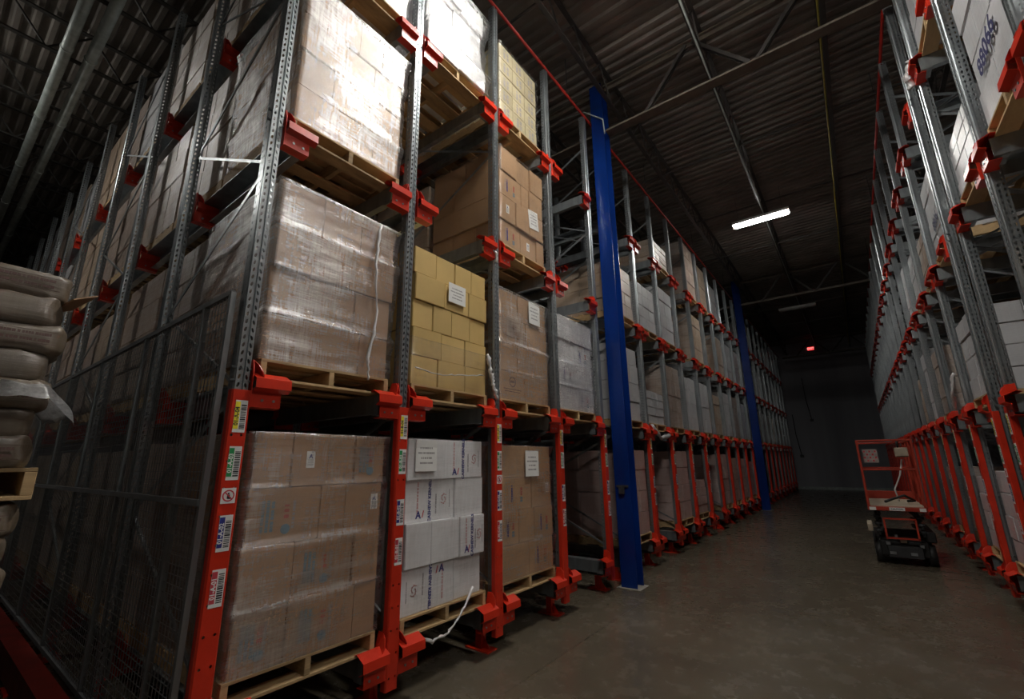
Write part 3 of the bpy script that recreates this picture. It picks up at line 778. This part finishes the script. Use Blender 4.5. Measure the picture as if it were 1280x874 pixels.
# ---- third level
near_load(0, 2, 'tan', [[1.3, 1.2, 1], [1, 1.2, 1.2], [1.3, 1, 1], [1, 1, 1, 1]], 'glaring shrink-wrapped cartons', 'tan', {}, w=.98, h=1.32, jit=.016, film_amp=.005)
near_load(2, 2, 'tan', [[1.15, 1, .5], [1, .9, 1], [1.3, .5, .9], [1.1, 1, 1]], 'tan cartons shifted on their pallet', 'tan', {(0, 0): pb(4), (1, 0): sticker(), (2, 0): pb(4), (0, 1): sticker()}, filmed=1.32, w=.93, h=1.33, jit=.022, papers=((.22, .58, .22, .26, LBL, .12),), film_amp=.005, fm='film_thin')
# ---- top level
near_load(0, 3, 'whitebox', [[1, 1.2], [1.2, 1], [1, 1]], 'pale wrapped cartons', 'white', {}, w=.98, h=1.0)
near_load(1, 3, 'whitebox', [[1.1, 1], [1.3, 1], [1, 1.1], [1, .8]], 'white wrapped cartons leaning back', 'white', {}, w=.92, h=1.15, jit=.03, skew=-.012, film_amp=.01)
near_load(2, 3, 'greenbox', [[1, 1, 1], [1, 1, 1], [1, 1, 1], [1, 1, 1], [1, 1, 1]], 'pale tan cartons with green print', 'pale tan', {(a, b): pb(3) for a in range(5) for b in range(3)}, w=.86, h=1.12, jit=.004, yoff=-.03, film_amp=.006, fm='film_thin')

# twisted film strands
def strand(pts, r, label):
    P = [Vector(p) for p in pts]; out = []
    for a, b in zip(P, P[1:]):
        for k in range(6): out.append(a.lerp(b, k/6)+Vector((R.uniform(-.008, .008), R.uniform(-.005, .005), R.uniform(-.008, .008))))
    out.append(P[-1]); rr = [r*R.uniform(.55, 1.3) for _ in out]
    tag(obj('film_strand', MB().tube(out, rr, 9, M['film_white']).mesh('film_strand')), label, 'plastic film')
M['film_white'] = cardboard('bunched_white_film', (.66, .66, .66), .9, .4, .05)
strand([(-.03, 3.30, .62), (.0, 3.10, .44), (.01, 2.95, .36), (.01, 2.78, .34), (-.01, 2.66, .40)], .011, 'loose white film tail hanging off the pallet of white cashew cartons')
strand([(-.035, 2.09, 3.68), (-.03, 2.06, 3.3), (-.03, 2.11, 2.9), (-.03, 2.05, 2.5), (-.03, 2.06, 2.33)], .011, 'twisted vertical film rope down the big brown shrink-wrapped load')
strand([(-.03, 2.52, 2.50), (-.02, 2.8, 2.48), (-.02, 3.1, 2.52), (-.02, 3.42, 2.56)], .006, 'loose film cord across the bottom of the ochre cartons')
strand([(-.03, 3.49, 2.80), (-.01, 3.51, 2.65), (.0, 3.53, 2.55), (.0, 3.56, 2.45), (.01, 3.60, 2.33)], .022, 'bunched clear film hanging between the ochre cartons and the third upright')
strand([(-.02, 3.55, 4.05), (.04, 3.56, 3.95), (.03, 3.58, 3.86)], .014, 'small torn film tuft under the third level bracket of the third upright')
strand([(.0, 8.05, 2.30), (.03, 8.45, 2.10), (.02, 8.9, 2.16)], .035, 'white film bundle hanging below the short white load past the near blue column')

# ------------------------------------------------------------------ wrapped loads (tight film, cartons barely showing)
WL = {}
def load_mesh(kind, h, seed, w=.98, D=1.17, nz=4):
    key = (kind, h, seed, w)
    if key in WL: return WL[key]
    rng = random.Random(seed); mb = MB()
    for t_ in range(nz):
        ny = rng.choice((2, 3)); nx = rng.choice((2, 3)); ox, oy = rng.uniform(-.008, .008), rng.uniform(-.008, .008)
        hz = h/nz
        for i in range(nx):
            for j in range(ny):
                if 0 < i < nx-1 and 0 < j < ny-1 and t_ < nz-1: continue
                x0 = -D/2+D*i/nx; y0 = -w/2+w*j/ny; jx = rng.uniform(-.003, .003)
                top = (t_+1)*hz-.004-(rng.uniform(0, .02) if t_ == nz-1 else 0)
                mb.box(x0+.0015+ox+jx, x0+D/nx-.0015+ox+jx, y0+.0015+oy, y0+w/ny-.0015+oy, t_*hz, top, M[kind])
    bmesh.ops.bevel(mb.bm, geom=list(mb.bm.edges), offset=.007, segments=2, affect='EDGES')
    me = mb.mesh('wrapped_load', M[kind]); WL[key] = me; return me
def wrapped(lane, lev, kind, h=1.3, k=0, right=False, colour=None, w=.98, yoff=0, xoff=-.08, parts=False):
    D = 1.17; xc = xoff-D/2-1.24*k
    if right: xc = 4.07-xc
    yc = lane_y(lane)+yoff; colour = colour or {'brown_w': 'brown', 'tan_w': 'tan', 'white_w': 'white', 'pink_w': 'pinkish brown', 'greenbox': 'pale tan'}[kind]
    dep = ''
    if k: dep = f', {ORD[k]} from aisle' if k else ''
    where = f'{"right rack " if right else "left rack "}{lane_name(lane)}, {LEVN[lev]}{dep}'
    hs = 'short ' if h < 1. else ''
    pallet((xc, yc, PZ[lev]), short(f'pallet under {colour} load, {where}'), parts)
    o = obj('wrapped_load', load_mesh(kind, h, (lane*7+lev*3+k) % 9, w), None, (xc, yc, PZ[lev]+PH))
    tag(o, short(f'{hs}{colour} wrapped load, {where}'), 'pallet load', 'film-wrapped loads in the '+('right' if right else 'left')+' rack')
    return o
rr = random.Random(3)
for k in range(1, 12):
    for lev in range(4):
        if lev == 0 and k > 7: continue
        kind = rr.choice(('brown_w', 'brown_w', 'white_w', 'tan_w')) if lev < 3 else rr.choice(('brown_w', 'white_w', 'tan_w'))
        if lev == 1: kind = 'brown_w' if k != 3 else 'tan_w'
        wrapped(0, lev, kind, rr.choice((1.25, 1.32, 1.36)) if lev < 3 else rr.choice((1.15, 1.3, 1.45)), k)
for lev, lane in ((0, 1), (1, 1), (3, 1), (3, 2), (2, 2), (1, 2), (0, 2), (1, 3), (2, 1)):
    for k in (1, 2):
        if (lev, lane) == (2, 1) and k == 1: continue
        wrapped(lane, lev, rr.choice(('brown_w', 'tan_w', 'white_w')), 1.28, k)
# past the near blue column: (lane index, level, kind, height)
NB = [(5, 0, 'pink_w', 1.34), (5, 1, 'white_w', 1.30), (5, 2, 'tan_w', .95),
      (6, 1, 'white_w', .62), (6, 2, 'white_w', .95),
      (7, 0, 'pink_w', 1.34), (7, 1, 'brown_w', 1.32), (7, 2, 'white_w', 1.25), (7, 3, 'tan_w', .55),
      (8, 0, 'pink_w', .72), (8, 1, 'white_w', 1.25),
      (9, 1, 'white_w', 1.28), (9, 2, 'tan_w', 1.25), (9, 3, 'brown_w', 1.5),
      (10, 0, 'pink_w', 1.3), (10, 1, 'tan_w', 1.1), (10, 3, 'tan_w', 1.3),
      (11, 0, 'brown_w', 1.2), (11, 1, 'white_w', 1.3), (11, 2, 'tan_w', 1.2), (11, 3, 'white_w', 1.1),
      (12, 0, 'pink_w', 1.2), (12, 1, 'brown_w', 1.3), (12, 2, 'white_w', 1.2), (13, 1, 'white_w', 1.2), (13, 2, 'brown_w', 1.2), (13, 0, 'brown_w', 1.1)]
for lane, lev, kind, h in NB: wrapped(lane, lev, kind, h, 0, w=.95, parts=(lane < 9))
wrapped(6, 0, 'white_w', 1.2, 2)
for lane in (16, 17, 18, 20, 21, 22):
    for lev in (1, 2, 3):
        if rr.random() < .7: wrapped(lane, lev, rr.choice(('white_w', 'brown_w')), 1.2)
# right rack
RB = [(2, 2, 'white_w', 1.22, 0), (2, 1, 'tan_w', .95, 0), (3, 2, 'white_w', .62, 0), (2, 3, 'tan_w', 1.0, 0), (3, 3, 'white_w', 1.0, 0), (5, 0, 'white_w', 1.0, 0), (5, 1, 'white_w', .95, 0), (5, 2, 'white_w', 1.0, 0),
      (6, 2, 'tan_w', .7, 0), (7, 2, 'white_w', .9, 0), (7, 1, 'brown_w', 1.0, 0), (8, 1, 'white_w', 1.2, 0), (9, 1, 'tan_w', .9, 0), (8, 2, 'white_w', 1.1, 0), (6, 0, 'white_w', .9, 0), (8, 0, 'brown_w', 1.0, 0), (1, 1, 'tan_w', 1.0, 0), (1, 3, 'tan_w', 1., 0), (3, 1, 'tan_w', .95, 1)]
SCRIB = {}
for lane, lev, kind, h, k in RB:
    o = wrapped(lane, lev, kind, h, k, right=True, w=.98, parts=lane < 6)
    if (lane, lev) in ((2, 2), (5, 2)):
        mb = MB(); s = {2: '88066', 5: '8806'}[lane]
        T = Matrix.Translation((-.5945, .06 if lane == 2 else 0, h*.36)) @ Matrix.Rotation(-math.pi/2, 4, 'Z') @ Matrix.Rotation(math.pi/2, 4, 'X') @ Matrix.Rotation(math.radians(8), 4, 'Z')
        mb.text(s, .20 if lane == 2 else .18, T, M['markerink'], .0003); obj('marker_writing', mb.mesh('marker_writing'), o)
strand([(4.05, 7.95, 2.75), (4.0, 8.05, 2.5), (4.02, 8.25, 2.3)], .025, 'torn white film tail on the right rack above the red guards')
strand([(4.06, 5.95, 6.0), (4.02, 6.05, 5.85), (4.05, 6.1, 5.75)], .04, 'torn clear film bunch on a top level bracket of the right rack')

# ------------------------------------------------------------------ sacks on pallets at the left edge
def sack_mesh(seed, lx=.62, ly=.42, h=.155):
    rng = random.Random(seed); bm = bmesh.new(); n, m_ = 16, 12; off = Vector((seed*3.1, seed*1.7, 0))
    bmesh.ops.create_uvsphere(bm, u_segments=56, v_segments=32, radius=1)
    for v in bm.verts:
        x, y, z = v.co
        sx = math.copysign(abs(x)**.30, x); sy = math.copysign(abs(y)**.30, y); sz = math.copysign(abs(z)**.45, z)
        p = Vector((sx*lx/2*.93, sy*ly/2*.93, sz*h/2))
        d = noise.noise(p*7+off)*.016+noise.noise(p*21+off)*.010+noise.noise(Vector((p.x*9, p.y*40, p.z*40))+off)*.006
        p.z += d if sz > 0 else d*.3; p.x += noise.noise(p*9-off)*.02; p.y += noise.noise(p*11+off*2)*.02; v.co = p
    for f in bm.faces: f.smooth = True
    me = bpy.data.meshes.new('paper_sack'); bm.to_mesh(me); bm.free(); me.materials.append(M['bag']); return me
SK = [sack_mesh(s) for s in range(5)]
def sack_print():
    mb = MB(); mb.box(0, .001, -.15, .15, -.030, -.028, M['brownink']); mb.box(0, .001, -.15, .15, .028, .030, M['brownink'])
    words(mb, 0, .015, .26, .012, M['brownink'], False, 5); words(mb, 0, -.014, .26, .012, M['brownink'], False, 8); return mb.mesh('printed_text')
sp = sack_print()
BX1, BY1 = .02, .375
def sack_stack(z0, n, label, group, hh=.128):
    for t_ in range(n):
        for ix in range(2):
            for iy in range(3 if t_ % 2 == 0 else 3):
                x = BX1-.31-ix*.63+R.uniform(-.015, .015); y = BY1-.21-iy*.41+R.uniform(-.015, .012)-(.02 if t_ % 2 else 0)
                o = obj('paper_sack', SK[(t_*3+ix+iy) % 5], None, (x, y, z0+hh*.5+t_*hh)); o.rotation_euler = (0, 0, R.choice((0, math.pi))+R.uniform(-.03, .03))
                tag(o, label, 'sack', group)
                if ix == 0 and iy == 0 and t_ % 2 == 0:
                    q = obj('printed_text', sp, o, (.0, 0, 0)); q.location = (.312, 0, 0)
                    if abs(o.rotation_euler.z) > 1: q.location = (-.312, 0, 0); q.rotation_euler = (0, 0, math.pi)
def bag_pallet(z, label):
    pallet((BX1-.62, BY1-.50, z), label, True)
bag_pallet(0.0, 'bottom wooden pallet under the stack of brown sacks at the left')
sack_stack(PH, 11, 'brown paper sack in the lower stack at the left edge, below the middle pallet', 'sacks of the lower stack')
zz = PH+11*.128+.005; bag_pallet(zz+.02, 'middle wooden pallet lying on the lower sacks at the left edge')
sack_stack(zz+PH+.02, 7, 'brown paper sack in the upper stack at the left edge, above the middle pallet', 'sacks of the upper stack')
def drape():
    bm = bmesh.new(); G = []
    z0 = zz+PH+.02+2.55*.14
    for i in range(22):
        row = []
        for j in range(16):
            y = BY1-.30+i*.018; x = BX1-.75+j*.055
            e = max(0, y-(BY1-.03)); ex = max(0, x-(BX1+.005))
            z = z0+.035*math.sin(j*.6)*.3+noise.noise(Vector((x*9, y*12, 1)))*.02-e*1.1-ex*.9
            row.append(bm.verts.new((x, min(y, BY1+.03+e*.35), z)))
        G.append(row)
    for i in range(21):
        for j in range(15):
            f = bm.faces.new((G[i][j], G[i+1][j], G[i+1][j+1], G[i][j+1])); f.smooth = True
    r = bmesh.ops.solidify(bm, geom=bm.faces[:], thickness=.002)
    me = bpy.data.meshes.new('plastic_drape'); bm.to_mesh(me); bm.free(); me.materials.append(M['film_thick']); return me
tag(obj('plastic_drape', drape()), 'milky plastic sheet hanging out between the upper sacks at the left edge', 'plastic sheet')
fl = MB().box(-.28, .0, 0, .10, -.003, .003, M['brown'], Matrix.Translation((BX1, BY1-.02, zz+PH+.80)) @ Matrix.Rotation(.5, 4, 'X') @ Matrix.Rotation(.2, 4, 'Z'))
tag(obj('cardboard_flap', fl.mesh('cardboard_flap')), 'dark cardboard flap sticking out from the upper sacks', 'cardboard')

for k in range(6):  # unseen load stacks, added to keep light off the lower mesh screen
    for j in range(2):
        p_ = (-2.1-1.3*k, -.42, j*1.36); hh = 1.20
        lab = 'added for shade beyond the sacks, '+ORD[k]+' behind them, '+('on the floor' if j == 0 else 'stacked on top')
        pallet(p_, short('wooden pallet '+lab), False)
        tag(obj('wrapped_load', load_mesh('brown_w', hh, k, 1.0), None, (p_[0], p_[1], p_[2]+PH)), short('brown wrapped load '+lab), 'pallet load')

# ------------------------------------------------------------------ scissor lift
def lift():
    t = thing('scissor_lift', 'small orange-red scissor lift with black chassis parked beside the right rack', 'scissor lift', (3.27, 10.05, 0), 0)
    W = .76; L = 1.75; rd, bk, st = M['liftred'], M['black'], M['dark_steel']
    c = MB(); c.box(-.30, .30, .05, L-.05, .14, .36, bk); c.box(-.36, .36, .25, L-.3, .24, .40, bk); c.box(-.22, .22, -.03, .06, .12, .30, st)
    for x in (-.16, .1): c.box(x-.05, x+.05, -.045, -.03, .16, .22, M['steel'])
    for x, z, w_ in ((-.20, .33, .07), (.22, .31, .06), (.0, .37, .10), (-.08, .44, .05)): c.box(x-w_/2, x+w_/2, -.012, .045, z-.03, z+.03, M['steel'] if w_ < .09 else M['cream'])
    ch = obj('chassis', c.mesh('chassis', None, .012), t)
    wm_ = MB().cyl((0, 0, 0), (1, 0, 0), .16, .11, 24, bk); wm_.cyl((0, 0, 0), (1, 0, 0), .07, .118, 16, M['steel']); wme = wm_.mesh('wheel')
    for x in (-.33, .33):
        for y in (.22, L-.25): obj('wheel', wme, t, (x, y, .16))
    for i, x in enumerate((-.28, .28)):
        s = MB()
        for j in range(3):
            z = .46+j*.115; s.bar((x, .15, z), (x, L-.15, z+.09), .035, .05, bk); s.bar((x*.85, .15, z+.09), (x*.85, L-.15, z), .035, .05, bk)
            s.cyl((x, .17, z+.04), (1, 0, 0), .03, .09, 10, st)
        obj('scissor_arms', s.mesh('scissor_arms'), t)
    obj('side_tray', MB().box(-.43, -.36, .0, .55, .50, .62, M['cream']).mesh('side_tray', None, .01), t)
    obj('side_box', MB().box(.30, .42, .1, 1.2, .36, .52, bk).mesh('side_box', None, .015), t)
    e = MB()
    for x in (-.20, .20): e.bar((x, -.06, .40), (x, -.06, .72), .025, .025, rd, upv=(0, 1, 0))
    for z in (.42, .72): e.bar((-.21, -.06, z), (.21, -.06, z), .025, .025, rd)
    obj('entry_ladder', e.mesh('entry_ladder'), t)
    p = MB(); p.box(-W/2, W/2, -.05, L, .84, .90, rd); p.box(-W/2+.02, W/2-.02, -.03, L-.02, .90, .915, M['cream'])
    p.box(-W/2, W/2, L-.012, L, .90, 1.06, rd); p.box(-W/2, -W/2+.012, -.05, L, .90, 1.06, rd); p.box(W/2-.012, W/2, -.05, L, .90, 1.06, rd)
    pl = obj('platform', p.mesh('platform', None, .004), t)
    st_ = MB(); st_.box(-.10, .10, -.056, -.051, .845, .895, M['white']); st_.box(-.36, -.27, -.056, -.051, .845, .895, M['white']); st_.box(.28, .36, -.056, -.051, .845, .895, M['white'])
    st_.text('CAUTION', .035, Matrix.Translation((0, -.0565, .87)) @ Matrix.Rotation(math.pi/2, 4, 'X'), M['ink']); obj('decal', st_.mesh('decal'), pl)
    g = MB(); T_ = 1.98
    for x in (-W/2+.02, W/2-.02):
        for y in (-.03, .55, 1.15, L-.02): g.bar((x, y, .9), (x, y, T_), .035, .035, rd, upv=(0, 1, 0))
        for z in (T_, 1.50): g.bar((x, -.03, z), (x, L-.02, z), .03, .03, rd)
    for y in (-.03, L-.02):
        for z in (T_, 1.50): g.bar((-W/2+.02, y, z), (W/2-.02, y, z), .03, .03, rd)
    obj('guardrail', g.mesh('guardrail', None, .005), t)
    nb = MB(); nb.box(-.30, -.06, L-.04, L-.03, 1.60, 1.86, M['notice'])
    for i in range(5):
        for j in range(4): nb.box(-.285+i*.044, -.285+i*.044+.03, L-.044, L-.04, 1.62+j*.06, 1.62+j*.06+.035, M['redink'] if (i+j) % 2 else M['greyink'])
    obj('notice_panel', nb.mesh('notice_panel'), t)
    cb = obj('control_box', MB().box(.14, .32, .30, .42, 1.70, 1.86, M['cream']).mesh('control_box', None, .01), t)
    obj('joystick', MB().tube([(.2, .37, 1.86), (.2, .36, 1.97)], [.012, .02], 10, bk).mesh('joystick'), cb)
    obj('control_cable', MB().tube([(.22, .42, 1.66), (.16, .5, 1.4), (.05, .6, 1.15), (.08, .6, .95)], .012, 8, M['white']).mesh('control_cable'), t)
    h = MB().tube([(-.12, .3, .96), (.0, .5, 1.0), (.15, .42, 1.06), (.28, .55, .97), (.2, .7, .95)], .022, 8, bk)
    tag(obj('black_hose', h.mesh('black_hose'), None, (3.27, 10.05, 0)), 'black hose lying on the scissor lift platform', 'hose')
lift()

# small white marks on the floor
tag(obj('floor_scrap', MB().tube([(.62+.05*math.cos(a*.7), 2.72+.04*math.sin(a*.7), .004) for a in range(9)], .004, 6, M['white']).mesh('floor_scrap')), 'small curled white scrap on the floor in front of the second lane', 'scrap')
